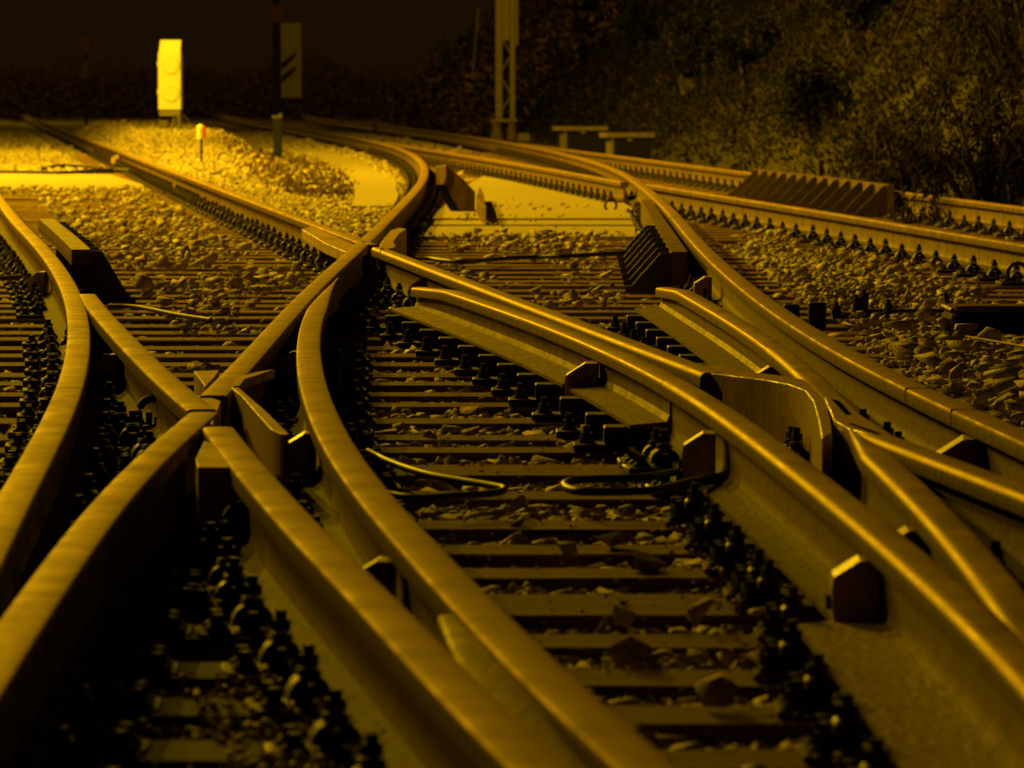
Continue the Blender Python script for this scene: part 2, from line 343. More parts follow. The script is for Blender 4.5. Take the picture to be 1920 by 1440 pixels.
# fishplate joint lines (thin dark grooves) are modelled as insulated joints
def joint(path, z, label):
    x = path.X(z); t = Matrix.Translation((x, z, 0))@Matrix.Rotation(-math.atan(path.tan(z)), 4, 'Z')
    mb = MB(); mb.box(-.0372,.0372,-.003,.003,.149,.1912,t); o = mb.obj('rail_joint', M_black); tag(o, label, 'rail joint', 'rail joints')
joint(pR9, P(1272,407).y, 'dark joint line across the curving rail above the ribbed check rail')
joint(pR9, P(1720,728).y, 'dark joint line across the curving rail near the right edge')
joint(pR9, P(1810,768).y, 'second dark joint line across the curving rail close to the right edge')
joint(pR2, P(741,394).y, 'dark joint line across the bending rail above the upper crossing')
joint(pR1, P(535,402).y, 'dark joint line across the long straight rail left of the upper crossing')
# ------------------------------------------------------------------ ribbed check rails
def ribbed(name, label, zs, xs, top, side, barw=.062, rib=.2, flat=.05, n=7, step=.85, zr=None, bb=.03):
    t = empty(name, (xs(zs[0]), zs[0], 0), label, 'check rail')
    ox, oy = t.location.x, t.location.y
    mb = MB(); N = 14; V = []
    for i in range(N):
        z = zs[0]+(zs[1]-zs[0])*i/(N-1); x = xs(z)
        V += [Vector((x-barw/2-ox, z-oy, bb)),Vector((x+barw/2-ox, z-oy, bb)),Vector((x+barw/2-ox, z-oy, top)),Vector((x-barw/2-ox, z-oy, top))]
    F = [[i*4+k, i*4+(k+1)%4, i*4+4+(k+1)%4, i*4+4+k] for i in range(N-1) for k in range(4)]+[[3,2,1,0],[N*4-4,N*4-3,N*4-2,N*4-1]]
    mb.add(V, F); b = mb.obj('bar', M_side, t)
    for k in range(n):
        z = (zr or zs[0])+.02+k*step; x = xs(z)-ox; s = side; e = x+s*barw/2
        m2 = MB(); pr = [(e, 0),(e, top-.006),(e+s*flat, top-.006),(e+s*rib, .03),(e+s*(rib+.03), .03),(e+s*(rib+.03), 0)]
        v = [Vector((a, z-oy-.008, c)) for a, c in pr]+[Vector((a, z-oy+.008, c)) for a, c in pr]; q = len(pr)
        m2.add(v, [list(range(q)), list(range(q,2*q))[::-1]]+[[i,i+q,(i+1)%q+q,(i+1)%q] for i in range(q)])
        m2.obj('bracket', M_rib, t)
    return t
ribbed('check_rail', 'check rail with a fan of dark slanted bracket ribs in the centre right', (24.2,36), lambda z: .785+(z-24.2)*.0125, .19, -1, .072, .19, .055, 7, .85)
ribbed('check_rail', 'long raised check rail with twelve dark ribs in front of the bushes', (38.9,47.2), lambda z: R12x(z)-.105, .245, -1, .05, .24, .03, 13, .66)
ribbed('check_rail', 'raised check rail with a pale flat top and dark ribs at upper left', (22.9,28.5), lambda z: pR3.X(z)+.125, .24, 1, .085, .17, .05, 10, .58, bb=.17)

# ------------------------------------------------------------------ sleepers
ys = [700,718,738,757,780,792,817,842,872,884,918,929,977,990,1027,1070,1121,1142,1196,1262,1275,1331,1345]
near = sorted({round(P(960,y,0).y,2) for y in ys})
SL = []      # (z, depth)
def yy(y): return P(960,y,0).y
for y0 in (718,738,757,817,842,1025,1070,1196): SL.append((yy(y0), .22))
for y0 in (700,785,923,983,1268,1337): SL.append((yy(y0), .24))
for y0 in (878,1130): SL.append((yy(y0)+.108, .205)); SL.append((yy(y0)-.108, .205))
z = yy(1337)-.52
while z > 4.4: SL.append((z, .22)); z -= .5
z = yy(700)+.62
while z < 82: SL.append((z, .26)); z += .615
SL.sort()
_sm = {}
def sleeper(xa, xb, z, d, lab, grp, h=.16, jig=True):
    L = round((xb-xa)*2)/2+.0001; c = (xa+xb)/2; L = xb-xa
    mb = MB(); n = 10; V = []; top = -.001-random.random()*.006
    b = .008
    for i in range(n+1):
        x = -L/2+L*i/n; j = (random.random()-.5)*.006; e = (random.random()-.5)*.008
        pr = [(-d/2,-h),(-d/2,-b),(-d/2+b,top+j*.2),(-.02,top-.003),(d/2-b,top+j*.2),(d/2,-b),(d/2,-h)]
        V += [Vector((x, yv+e, zv)) for yv, zv in pr]
    q = 7; F = [[i*q+k,i*q+q+k,i*q+q+(k+1)%q,i*q+(k+1)%q] for i in range(n) for k in range(q)]+[list(range(q)),list(range(n*q,n*q+q))[::-1]]
    mb.add(V, F); o = mb.obj('sleeper', M_wood)
    o.location = (c, z, 0); o.rotation_euler.z = (random.random()-.5)*.004
    tag(o, lab, 'sleeper', grp); return o
for z, d in SL:
    if z < 47:
        xl = -.1*z-.45
        if z < 18.3: xr = pR9.X(max(z,12))+.33+random.random()*.06
        elif z < 23: xr = 1.72
        elif z < 33: xr = 1.30
        else: xr = R12x(z)+.5
    else: xl = pR2.X(z)-.45; xr = R12x(z)+.5
    if z < 12: lab = 'dark foreground timber sleeper between the arched rail and the glossy rail'; grp = 'foreground timber sleepers'
    elif z < 22: lab = 'weathered timber sleeper under the middle of the crossing'; grp = 'timber sleepers in the middle of the crossing'
    elif z < 47: lab = 'timber sleeper half hidden by loose stones behind the upper crossing'; grp = 'timber sleepers behind the upper crossing'
    else: lab = 'distant timber sleeper beneath the far rails'; grp = 'far timber sleepers'
    sleeper(xl, xr, z, d, lab, grp)
z = 20.4
while z < 33:
    sleeper(pR11.X(z)-.55, R12x(z)+.5, z, .26, 'timber sleeper of the right hand track under the brown rail', 'sleepers of the right hand track'); z += .6
z = 48.0
while z < 78:
    sleeper(R1x(z)-1.3, R1x(z)+.4, z, .26, 'timber sleeper under the long straight rail at upper left', 'sleepers of the long straight rail', ); z += .62

# ------------------------------------------------------------------ rail fastenings
def build_fast(kind):
    """returns list of (name, mesh) parts; local x lateral, y along the rail, origin on the sleeper top at rail centre"""
    parts = []
    def mk(name, mb, sm=40):
        o = mb.obj(name, M_fast, None, sm); me = o.data; bpy.data.objects.remove(o); parts.append((name, me))
    mb = MB(); mb.bbox(-.185,.185,-.08,.08,-.004,.0165,.004)
    for s in (-1,1): mb.bbox(min(s*.079,s*.094),max(s*.079,s*.094),-.07,.07,.0165,.036,.003)
    mk('base_plate', mb)
    for s in (-1,1):
        mb = MB(); n = 9; V = []                # arched clamp, swept along y
        for k in range(n):
            a = math.pi*(k/(n-1)); cx = s*.088; 
            for rr in (.036,.024):
                for yv in (-.028,.028): V.append(Vector((cx+rr*math.cos(a)*1.05, yv, .024+rr*math.sin(a)*1.15)))
        F = []
        for k in range(n-1):
            b0 = k*4; F += [[b0,b0+4,b0+5,b0+1],[b0+2,b0+3,b0+7,b0+6],[b0,b0+2,b0+6,b0+4],[b0+1,b0+5,b0+7,b0+3]]
        F += [[0,1,3,2],[n*4-4,n*4-2,n*4-1,n*4-3]]
        mb.add(V, F); mb.bbox(s*.088-.0235,s*.088+.0235,-.026,.026,.014,.046,.004); mk('clamp', mb)
        mb = MB(); c = (s*.088, 0, .064)
        mb.cyl((c[0],0,.062),.021,.006,14); mb.cyl((c[0],0,.070),.020,.004,14); mb.cyl((c[0],0,.076),.0165,.02,6); mb.cyl((c[0],0,.096),.010,.016,10)
        mk('clamp_bolt', mb)
        for q in (-.042,.042):
            mb = MB(); mb.cyl((s*.150,q,.0165),.024,.008,14,.021); mb.cyl((s*.150,q,.0245),.018,.006,12,.014); mb.cyl((s*.150,q,.030),.012,.018,4)
            mk('sleeper_screw', mb)
    return parts
FPARTS = build_fast(0)
cand = []
def fasten(path, za, zb, lab, skip=()):
    for z, d in SLr:
        if za <= z <= zb and not any(a<=z<=b for a,b in skip):
            cand.append((path, z, lab))
SLr = SL
fasten(pR1, 25.7, 47, 'long straight rail at upper left'); fasten(pR1n, 13.9, 24.4, 'straight rail with a bright edge in the centre')
fasten(pR1d, 5.5, 12.0, 'rail leaving the right frog'); fasten(pR2, 12.9, 80, 'rail that bends in the upper middle', ((25.0,26.8),))
fasten(pR2l, 5.2, 11.6, 'rail going to the lower left corner'); fasten(pR3, 5.2, 33, 'curved rail at the far left', ((19.2,21),))
fasten(pR3b, 12.4, 18.6, 'short straight rail by the left crossing'); fasten(pR4, 4.9, 10.9, 'blurred foreground rail')
fasten(pR5, 4.9, 18.2, 'long arched rail in the middle'); fasten(pR6, 11.3, 13.2, 'glossy rail in the lower right')
fasten(pR7, 8.6, 11.0, 'frog nose rail in the lower right'); fasten(pR8, 12.1, 14.9, 'rail joining the right frog')
fasten(pR9, 10.0, 80, 'long curving rail on the right', ((40,44),)); fasten(pR10, 43.5, 74, 'far rail behind the pale boards')
fasten(pR11, 33, 41, 'straight rail on the right'); fasten(pR12, 33, 76, 'farthest rail by the bushes')
SLr = [(20.4+.6*k, .26) for k in range(21)]
fasten(pR11, 20, 33, 'straight rail on the right'); fasten(pR12, 20, 33, 'farthest rail by the bushes')
SLr = [(48+.62*k, .26) for k in range(48)]
fasten(pR1, 48, 78, 'long straight rail at upper left')
def inview(c):
    x = c[0].X(c[1]); return abs(x)/c[1] < .1035
vis = sorted([c for c in cand if inview(c)], key=lambda c: c[1])
def fmat(path, z): return path.X(z), -math.atan(path.tan(z))
nind = 290
for path, z, lab in vis[:nind]:
    x, rz = fmat(path, z)
    e = empty('rail_fastening', (x, z, 0), 'dark bolted fastening along the '+lab, 'rail fastening', 'fastenings along the '+lab, rz+random.uniform(-.05,.05)); e.scale = (random.uniform(.93,1),random.uniform(.93,1.03),random.uniform(.82,.98))
    for nme, me in FPARTS:
        link(bpy.data.objects.new(nme, me), e)
rest = vis[nind:]
if rest:
    V = []; F = []
    base = [(np.array([v.co[:] for v in me.vertices]), [list(p.vertices) for p in me.polygons]) for nme, me in FPARTS]
    for path, z, lab in rest:
        x, rz = fmat(path, z); c, s = math.cos(rz), math.sin(rz)
        for bv, bf in base:
            n = len(V); q = bv@np.array([[c,s,0],[-s,c,0],[0,0,1]])+np.array([x,z,0]); V += q.tolist(); F += [[i+n for i in f] for f in bf]
    o = mesh('rail_fastenings', V, F, M_fast, None, 40); tag(o, 'rows of tiny dark fastenings along the distant rails', 'rail fastenings', kind='stuff')
# slide chairs below the blades
def slide(path, z, off, lab, wdt=.20):
    x = path.X(z)+off; e = empty('slide_chair', (x, z, 0), lab, 'slide chair', 'slide chairs under the blade rails', 0)
    MB().bbox(-wdt,wdt,-.07,.07,-.003,.016,.003).bbox(-wdt*.6,wdt,-.06,.06,.016,HEAD-.1255-.003,.004).obj('plate', M_fast, e)
    mb = MB(); mb.cyl((-wdt+.035,0,.016),.024,.01,14,.02); mb.cyl((-wdt+.035,0,.026),.017,.018,6); mb.cyl((-wdt+.035,0,.044),.010,.018,8)
    mb.obj('screw', M_fast, e, 40)
for z, d in SL:
    if 13.4 < z < 20.3: slide(pR6, z, -.05, 'dark slide chair with a bolt under the wide foot of the glossy rail')
    if 15.2 < z < 20.3: slide(pR8, z, -.05, 'dark slide chair under the wide foot of the shorter cut rail')

for z, d in SL:
    if 4.8 < z < 11.3:
        x = pR6.X(z); e = empty('slide_chair', (x, z, 0), 'brown chair plate with dark screws set left of the glossy rail', 'slide chair', 'chair plates left of the glossy rail', 0)
        w_ = .21 if z > 8.7 else .26
        MB().bbox(-w_,.06,-.07,.07,-.003,.012,.004).obj('plate', M_foot, e)
        for q in (-.04,.04):
            mb = MB(); mb.cyl((-w_+.03,q,.012),.024,.009,14,.021); mb.cyl((-w_+.03,q,.021),.0165,.02,6); mb.cyl((-w_+.03,q,.041),.011,.014,4)
            mb.obj('screw', M_fast, e, 40)
        mb = MB(); mb.bbox(-w_+.045,-w_+.085,-.035,.035,.012,.055,.006).cyl((-w_+.065,0,.055),.016,.02,6).cyl((-w_+.065,0,.075),.009,.015,8); mb.obj('clip_block', M_fast, e, 40)
# ------------------------------------------------------------------ board panels and slabs
def panel(name, label, pts, Zt=.012, th=.03, m=None, cat='boards', teeth=0):
    poly = [P(x, y, Zt) for x, y in pts]; mb = MB(); mb.prism([(p.x,p.y) for p in poly], Zt-th, Zt)
    o = mb.obj(name, m or M_plank); return tag(o, label, cat)
panel('board_panel', 'pale flat boards between the rails in the upper middle, far part', [(905,330),(1150,367),(1185,390),(1196,409),(806,409),(850,370),(880,345)], .016)
panel('board_panel', 'pale flat board in front of the far boards, with a dark crack behind it', [(808,424),(1190,424),(1192,443),(792,443)], .014)
panel('board_panel', 'narrow pale strip behind the front board in the upper middle', [(815,413),(1192,413),(1194,421),(813,421)], .006)
panel('board_panel', 'pale flat boards at the left edge beside the long straight rail', [(-60,322),(205,327),(268,346),(272,359),(-60,359)], .02)
panel('board_panel', 'brown plank along the near edge of the boards at the left edge', [(-60,362),(278,362),(285,372),(-60,372)], .012, m=M_wood)
slab = [(606,280),(640,290),(672,303),(700,315),(725,331),(742,350),(747,367),(737,386)]
inn = [(660,386),(666,365),(664,345),(654,326),(636,314),(620,306),(600,299),(581,292),(560,285),(541,280),(568,278)]
teeth = []
for i in range(len(inn)-2):
    a, b = inn[i], inn[i+1]; k = 3 if i > 2 else 2
    for j in range(k):
        t0 = j/k; t1 = (j+.6)/k
        for tt, dx in ((t0,0),(t1,0),(t1,4 if i>1 else 0),((j+.98)/k,4 if i>1 else 0)):
            teeth.append((a[0]+(b[0]-a[0])*tt+dx, a[1]+(b[1]-a[1])*tt))
panel('curved_walkway', 'curved pale boarded walkway with a notched edge inside the bending rail', slab+teeth+[inn[-2],inn[-1]], .03, .05, cat='walkway')

# ------------------------------------------------------------------ ground
def ss(a, b, x): t = np.clip((x-a)/(b-a), 0, 1); return t*t*(3-2*t)
def toe(z): return R12x(z)+1.3+.02*(z-40)
def xR2(z): return np.interp(z, pR2.z, pR2.x)
def xR11(z): return np.interp(z, pR11.z, pR11.x)
def xR9(z): return np.interp(z, pR9.z, pR9.x)
def vn(x, y, seed=0):   # cheap smooth value noise
    r = np.random.default_rng(seed).random((64,64)); xi = np.floor(x).astype(int); yi = np.floor(y).astype(int)
    fx = x-xi; fy = y-yi; fx = fx*fx*(3-2*fx); fy = fy*fy*(3-2*fy); g = lambda a,b: r[a%64,b%64]
    return (g(xi,yi)*(1-fx)+g(xi+1,yi)*fx)*(1-fy)+(g(xi,yi+1)*(1-fx)+g(xi+1,yi+1)*fx)*fy-.5
def G(x, z):
    g = -.043+0*x-.02*ss(40,50,z)
    # gravel triangle between the straight rail and the bend, and left of the straight rail
    tri = ss(.13,.24,x-R1x(z))*ss(.13,.24,xR2(z)-x)*ss(25.5,26.5,z); g = g+tri*.045
    left = ss(.35,.6,R1x(z)-x)*ss(48,52,z); g = g+left*.06
    rt = ss(.32,.6,x-xR9(np.maximum(z,12)))*ss(.55,.75,xR11(z)-x)*ss(14,19,z)*(1-ss(33,36,z)); g = g+rt*.075*(1-.7*ss(19.3,20,z)*(1-ss(22,23,z)))
    rr = ss(1.38,1.6,x)*(1-ss(19,20.5,z))*ss(8,12,z); g = g+rr*.03*(1-rt)
    c = .70*R1x(z)+.30*xR2(z); wd = np.maximum(((xR2(z)-R1x(z))/2-.5)*.75, .2)
    g = g+.35*ss(46,80,z)*(1-ss(108,118,z))*(1-ss(.45,1.0,np.abs(x-c)/wd))*ss(.3,.9,wd)
    g = g-.09*ss(.08,.2,np.interp(z,pR4.z,pR4.x)-x)*(1-ss(12.3,13,z))
    g = g+.02*vn(x*3, z*3, 1)+.012*vn(x*9, z*9, 2)
    return g
us = np.concatenate([-np.geomspace(3,.13,12), np.linspace(-.122,.122,150), np.geomspace(.13,3,12)])
zs = np.concatenate([[1.5,3], np.geomspace(4,180,330), [220,300,450,700]])
UU, ZZ = np.meshgrid(us, zs); XX = UU*ZZ; GG = G(XX, ZZ)
nv = len(us); V = np.stack([XX, ZZ, GG], -1).reshape(-1,3)
F = [[i*nv+k, i*nv+k+1, (i+1)*nv+k+1, (i+1)*nv+k] for i in range(len(zs)-1) for k in range(nv-1)]
o = mesh('ground', V.tolist(), F, M_soil, None, 60); tag(o, kind='structure')
# embankment on the right
def bankz(x, z):
    t = x-toe(z); h = np.clip(t,0,None)*.95; h = np.minimum(h, 4.2+0*h)
    return h+.22*vn(x*.9, z*.5, 5)*np.clip(t,0,1)+.1*vn(x*2.3,z*1.3,6)*np.clip(t,0,1)-.10
bz = np.linspace(24, 190, 180); bt = np.concatenate([np.linspace(-.25,6,36), [9,15,40]])
V = []; 
for z in bz:
    for t in bt: x = toe(z)+t; V.append((x, z, float(bankz(np.array(x), np.array(z)))))
q = len(bt); F = [[i*q+k, i*q+k+1, (i+1)*q+k+1, (i+1)*q+k] for i in range(len(bz)-1) for k in range(q-1)]
o = mesh('embankment', V, F, M_bank, None, 60); tag(o, kind='structure')

# ------------------------------------------------------------------ ballast stones
def stone_variants(n=14):
    out = []
    for i in range(n):
        bm = bmesh.new(); k = random.randint(7, 10)
        for _ in range(k):
            v = Vector((random.gauss(0,1), random.gauss(0,1), random.gauss(0,1))).normalized()*random.uniform(.75,1.05)
            bm.verts.new((v.x*1.25, v.y*.9, v.z*.60))
        bmesh.ops.convex_hull(bm, input=bm.verts[:])
        for v in [v for v in bm.verts if not v.link_faces]: bm.verts.remove(v)
        bmesh.ops.triangulate(bm, faces=bm.faces[:]); bm.verts.index_update()
        out.append((np.array([v.co[:] for v in bm.verts]), np.array([[a.index for a in f.verts] for f in bm.faces]))); bm.free()
    return out
SV = stone_variants()
def rotmats(n):
    q = rng.normal(size=(n,4)); q /= np.linalg.norm(q, axis=1)[:,None]; w_,x,y,z = q.T
    return np.stack([np.stack([1-2*(y*y+z*z),2*(x*y-z*w_),2*(x*z+y*w_)],-1),np.stack([2*(x*y+z*w_),1-2*(x*x+z*z),2*(y*z-x*w_)],-1),np.stack([2*(x*z-y*w_),2*(y*z+x*w_),1-2*(x*x+y*y)],-1)],1)
def yawmats(n, tilt=.35):
    a = rng.random(n)*6.283; b = rng.normal(size=n)*tilt; c, s = np.cos(a), np.sin(a); o = np.zeros(n); l = np.ones(n)
    Rz = np.stack([np.stack([c,-s,o],-1),np.stack([s,c,o],-1),np.stack([o,o,l],-1)],1)
    c, s = np.cos(b), np.sin(b); Rx = np.stack([np.stack([l,o,o],-1),np.stack([o,c,-s],-1),np.stack([o,s,c],-1)],1)
    return Rx@Rz
def bulk(name, pos, size, mat_, variants=SV, mats3=None):
    Vs = []; Fs = []; off = 0; idx = rng.integers(0, len(variants), len(pos)); Rm = yawmats(len(pos), .5) if mats3 is None else mats3
    for k, (bv, bf) in enumerate(variants):
        I = np.where(idx == k)[0]
        if not len(I): continue
        v = np.einsum('nij,vj->nvi', Rm[I], bv)*size[I,None,None]+pos[I,None,:]
        Vs.append(v.reshape(-1,3)); n = bv.shape[0]
        Fs.append((bf[None]+(np.arange(len(I))*n)[:,None,None]+off).reshape(-1,bf.shape[1])); off += len(I)*n
    V = np.concatenate(Vs); F = np.concatenate(Fs); k = F.shape[1]
    me = bpy.data.meshes.new(name); me.vertices.add(len(V)); me.vertices.foreach_set('co', V.ravel().astype(np.float32))
    me.loops.add(F.size); me.loops.foreach_set('vertex_index', F.ravel().astype(np.int32))
    me.polygons.add(len(F)); me.polygons.foreach_set('loop_start', (np.arange(len(F))*k).astype(np.int32))
    me.materials.append(mat_); me.update(calc_edges=True); me.validate()
    return link(bpy.data.objects.new(name, me))
zA = np.array([s_[0] for s_ in SL])
def scatter(n, za, zb, xa, xb, power=1.0):
    z = (za**(1-power)+(zb**(1-power)-za**(1-power))*rng.random(n))**(1/(1-power)) if power != 1 else np.exp(np.log(za)+(np.log(zb)-np.log(za))*rng.random(n))
    x = xa(z)+(xb(z)-xa(z))*rng.random(n); return x, z
def near_sleeper(x, z):
    i = np.clip(np.searchsorted(zA, z), 1, len(zA)-1); d = np.minimum(np.abs(z-zA[i]), np.abs(z-zA[i-1])); return d < .135
def inpoly(x, z, pts, Z=0.0):
    W = [P(a, b, Z) for a, b in pts]; ins = np.zeros(len(x), bool); n = len(W)
    for i in range(n):
        a, b = W[i], W[(i+1)%n]
        c = ((a.y > z) != (b.y > z)) & (x < (b.x-a.x)*(z-a.y)/((b.y-a.y) or 1e-9)+a.x); ins ^= c
    return ins
PANELS = [[(905,330),(1150,367),(1185,390),(1198,409),(804,409),(850,370),(880,345)], [(808,411),(1190,411),(1194,443),(790,443)], [(-60,322),(205,327),(268,346),(272,361),(-60,361)], slab+inn]
def onpanel(x, z):
    r = np.zeros(len(x), bool)
    for p in PANELS: r |= inpoly(x, z, p)
    return r
RAILS = [pR1,pR1n,pR1d,pR2,pR2l,pR3,pR3b,pR4,pR5,pR6,pR7,pR8,pR9,pR10,pR11,pR12]
def nearrail(x, z, d=.1):
    r = np.zeros(len(x), bool)
    for p in RAILS:
        xi = np.interp(z, p.z, p.x); r |= (np.abs(x-xi) < d) & (z > p.z[0]) & (z < p.z[-1])
    return r
POS = []; SZ = []
# (a) bed stones between the sleepers and over the gravel areas
x, z = scatter(120000, 5, 60, lambda z: -.108*z-.1, lambda z: np.minimum(.108*z+.1, toe(z)+.3), power=.35)
g = G(x, z); ok = ~nearrail(x, z, .06) & ~onpanel(x, z) & ~((z < 12.3) & (x < np.interp(z,pR4.z,pR4.x)-.1))
full = g > -.02
ok &= (full | ~near_sleeper(x, z)); x, z, g, full = x[ok], z[ok], g[ok], full[ok]
s = np.where(full, .0215, .0215)*np.exp(rng.normal(size=len(x))*.33)
POS.append(np.stack([x, z, g+s*.15+rng.random(len(x))*.012], -1)); SZ.append(s)
# thinner gravel beyond both sides of the view
x, z = scatter(36000, 6, 60, lambda z: -.26*z-3, lambda z: np.minimum(.2*z+2, toe(z)+.2), power=.8)
ok = (np.abs(x) > .108*z) & ~nearrail(x, z, .1); x, z = x[ok], z[ok]; s = .03*np.exp(rng.normal(size=len(x))*.3)
POS.append(np.stack([x, z, G(x, z)+s*.2], -1)); SZ.append(s)
# (b) loose stones lying on sleepers, heaps
def heap(n, za, zb, xa, xb, zlo, zhi, smin=.02, smax=.042, clump=0, panel_ok=False, seed=3):
    x, z = scatter(n, za, zb, xa, xb, power=.5)
    keep = ~nearrail(x, z, .085)
    if not panel_ok: keep &= ~onpanel(x, z)
    if clump: keep &= (vn(x*2.2, z*.9, seed) > clump-.5+rng.random(n)*.2-.1)
    x, z = x[keep], z[keep]; s = smin*.6+(smax*1.05-smin*.6)*rng.random(len(x))**2.6
    POS.append(np.stack([x, z, zlo+(zhi-zlo)*rng.random(len(x))+s*.55], -1)); SZ.append(s)
heap(1900, 24, 47, lambda z: np.interp(z,pR3.z,pR3.x)+.45, lambda z: R1x(z)-.3, -.02, .025, clump=.36, smax=.05, seed=3)
heap(300, 20, 25, lambda z: np.interp(z,pR3.z,pR3.x)+.45, lambda z: R1x(z)-.3, -.02, .0, clump=.5)
heap(1000, 22.5, 33.5, lambda z: xR2(z)+.33, lambda z: xR9(z)-.45, -.02, .02, clump=.40, smax=.05, seed=8)
heap(500, 33, 45, lambda z: xR2(z)+.33, lambda z: xR9(z)-.35, .016, .018, smin=.008, smax=.024, panel_ok=True, clump=.55)
heap(1200, 33, 41, lambda z: 0*z-.7, lambda z: 0*z+.9, .0, .02, smin=.012, smax=.03)
heap(4500, 20, 33, lambda z: xR9(z)+.40, lambda z: xR11(z)-.3, -.02, .05, smax=.040, clump=.42, seed=9)
heap(900, 11, 19.5, lambda z: 0*z+1.38, lambda z: .108*z+.1, .0, .05, smax=.06)
heap(60, 5.5, 13, lambda z: 0*z-.25, lambda z: 0*z+.45, .0, .004, smin=.012, smax=.045, clump=.5)
heap(40, 13, 20, lambda z: 0*z-.3, lambda z: 0*z+.5, .0, .004, smin=.01, smax=.03, clump=.5)
heap(2500, 46, 54, lambda z: -.108*z, lambda z: R1x(z)-.3, .0, .05, smax=.04)
# grit along the foot of the foreground rail
def grit(n, za, zb, xa, xb, zz_, s0, s1):
    z = za+(zb-za)*rng.random(n); x = xa(z)+(xb(z)-xa(z))*rng.random(n); s = s0+(s1-s0)*rng.random(n)**2.5
    POS.append(np.stack([x, z, zz_+s*.3+0*x], -1)); SZ.append(s)
R4i = lambda z: np.interp(z, pR4.z, pR4.x); R6i = lambda z: np.interp(z, pR6.z, pR6.x)
grit(900, 5, 9.5, lambda z: R4i(z)-.085, lambda z: R4i(z)-.03, .030, .002, .009)
grit(700, 5, 8.2, lambda z: R4i(z)-.26, lambda z: R4i(z)-.09, .012, .003, .014)
grit(500, 5, 8.0, lambda z: R4i(z)-.45, lambda z: R4i(z)-.2, .003, .003, .012)
grit(500, 5, 11, lambda z: R6i(z)-.26, lambda z: R6i(z)-.08, .012, .002, .010)
grit(900, 5, 14, lambda z: 0*z-.3, lambda z: 0*z+.5, .0, .002, .008)
pos = np.concatenate(POS); sz = np.concatenate(SZ)
o = bulk('ballast', pos, sz, M_stone); tag(o, 'loose broken ballast stones between the sleepers and in heaps', 'ballast', kind='stuff')
# far gravel: coarser
x, z = scatter(60000, 50, 125, lambda z: -.108*z-.1, lambda z: np.minimum(xR2(z)+3, toe(z)), power=.6)
ok = ~nearrail(x, z, .1) & ~onpanel(x, z); x, z = x[ok], z[ok]; s = .036*np.exp(rng.normal(size=len(x))*.3)
o = bulk('far_ballast', np.stack([x, z, G(x, z)+s*.2], -1), s, M_stone); tag(o, 'sunlit looking pale gravel mound in the lamp light at upper left'.replace('sunlit looking ','brightly lit '), 'gravel', kind='stuff')
# individually recognisable big stones lying on the near sleepers
def big_stone(px, py, s, lab, Z=0.0):
    p = P(px, py, Z+s*.35); bv, bf = SV[random.randrange(len(SV))]
    v = bv*s*np.array([.95,1,1.1]); o = mesh('loose_stone', v.tolist(), bf.tolist(), M_stone); o.location = p; o.rotation_euler = (random.random()*.2, random.random()*.2, random.random()*6)
    tag(o, lab, 'stone', 'single stones on the foreground sleepers')
for a in ((970,975,.028,'flat dark stone lying on a sleeper below the two cable loops'),(1066,1028,.034,'pointed stone standing upright right of centre between foreground sleepers'),
          (1158,1008,.045,'broad dark stone on a foreground sleeper right of the pointed stone'),(1215,1050,.046,'largest dark stone, lying over the edge of a foreground sleeper'),
          (1168,1152,.036,'round topped stone sitting on a near sleeper low in the picture'),(868,868,.016,'small stone on the sleeper above the left cable loop'),
          (905,868,.015,'small dark pebble on the sleeper between the cable loops'),(984,868,.014,'small dark pebble left of the right cable loop'),
          (880,812,.018,'dark stone on the sleeper two rows above the left cable loop'),(1175,1225,.045,'dull stone between the lowest sleepers right of centre'),
          (1272,932,.022,'pale pebble inside the right cable loop')): big_stone(*a)

# ------------------------------------------------------------------ vegetation
def quads(name, base, dirv, wid, mat_, bend=None):
    """leaf shaped 4-gons from base along dirv"""
    n = len(base); side = np.cross(dirv, rng.normal(size=(n,3))); side /= np.linalg.norm(side,axis=1)[:,None]+1e-9; side *= wid[:,None]
    mid = base+dirv*.5; V = np.stack([base, mid+side, base+dirv, mid-side], 1).reshape(-1,3)
    me = bpy.data.meshes.new(name); me.vertices.add(len(V)); me.vertices.foreach_set('co', V.ravel().astype(np.float32))
    me.loops.add(n*4); me.loops.foreach_set('vertex_index', np.arange(n*4, dtype=np.int32)); me.polygons.add(n)
    me.polygons.foreach_set('loop_start', (np.arange(n)*4).astype(np.int32))
    if isinstance(mat_, list):
        for m in mat_: me.materials.append(m)
        me.polygons.foreach_set('material_index', rng.integers(0, len(mat_), n).astype(np.int32))
    else: me.materials.append(mat_)
    me.update(calc_edges=True); me.validate(); return link(bpy.data.objects.new(name, me))
N = 330000
z = np.exp(np.log(30)+(np.log(175)-np.log(30))*rng.random(N)); t = rng.random(N)**.8*5.2; x = toe(z)+t-.1
keep = (vn(x*1.6, z*.7, 21)+rng.random(N)*.7 > .05) & (np.abs(x/z) < .112); x, z = x[keep], z[keep]; n = len(x)
hz = bankz(x, z)+rng.random(n)*.30*(1+vn(x*1.1,z*.5,22)); ln = (.03+.06*rng.random(n))*np.where(rng.random(n)<.3,1.9,1)*np.clip(z/75,.5,1.3)
d = rng.normal(size=(n,3))*.6+np.array([-.35,-.2,.75]); d /= np.linalg.norm(d,axis=1)[:,None]
o = quads('undergrowth', np.stack([x,z,hz],-1), d*ln[:,None], ln*.18, [M_leaf[0],M_leaf[1],M_leaf[1],M_leaf[2],M_dry]); tag(o, 'dim tangle of grass and weeds covering the embankment on the right', 'undergrowth', kind='stuff')
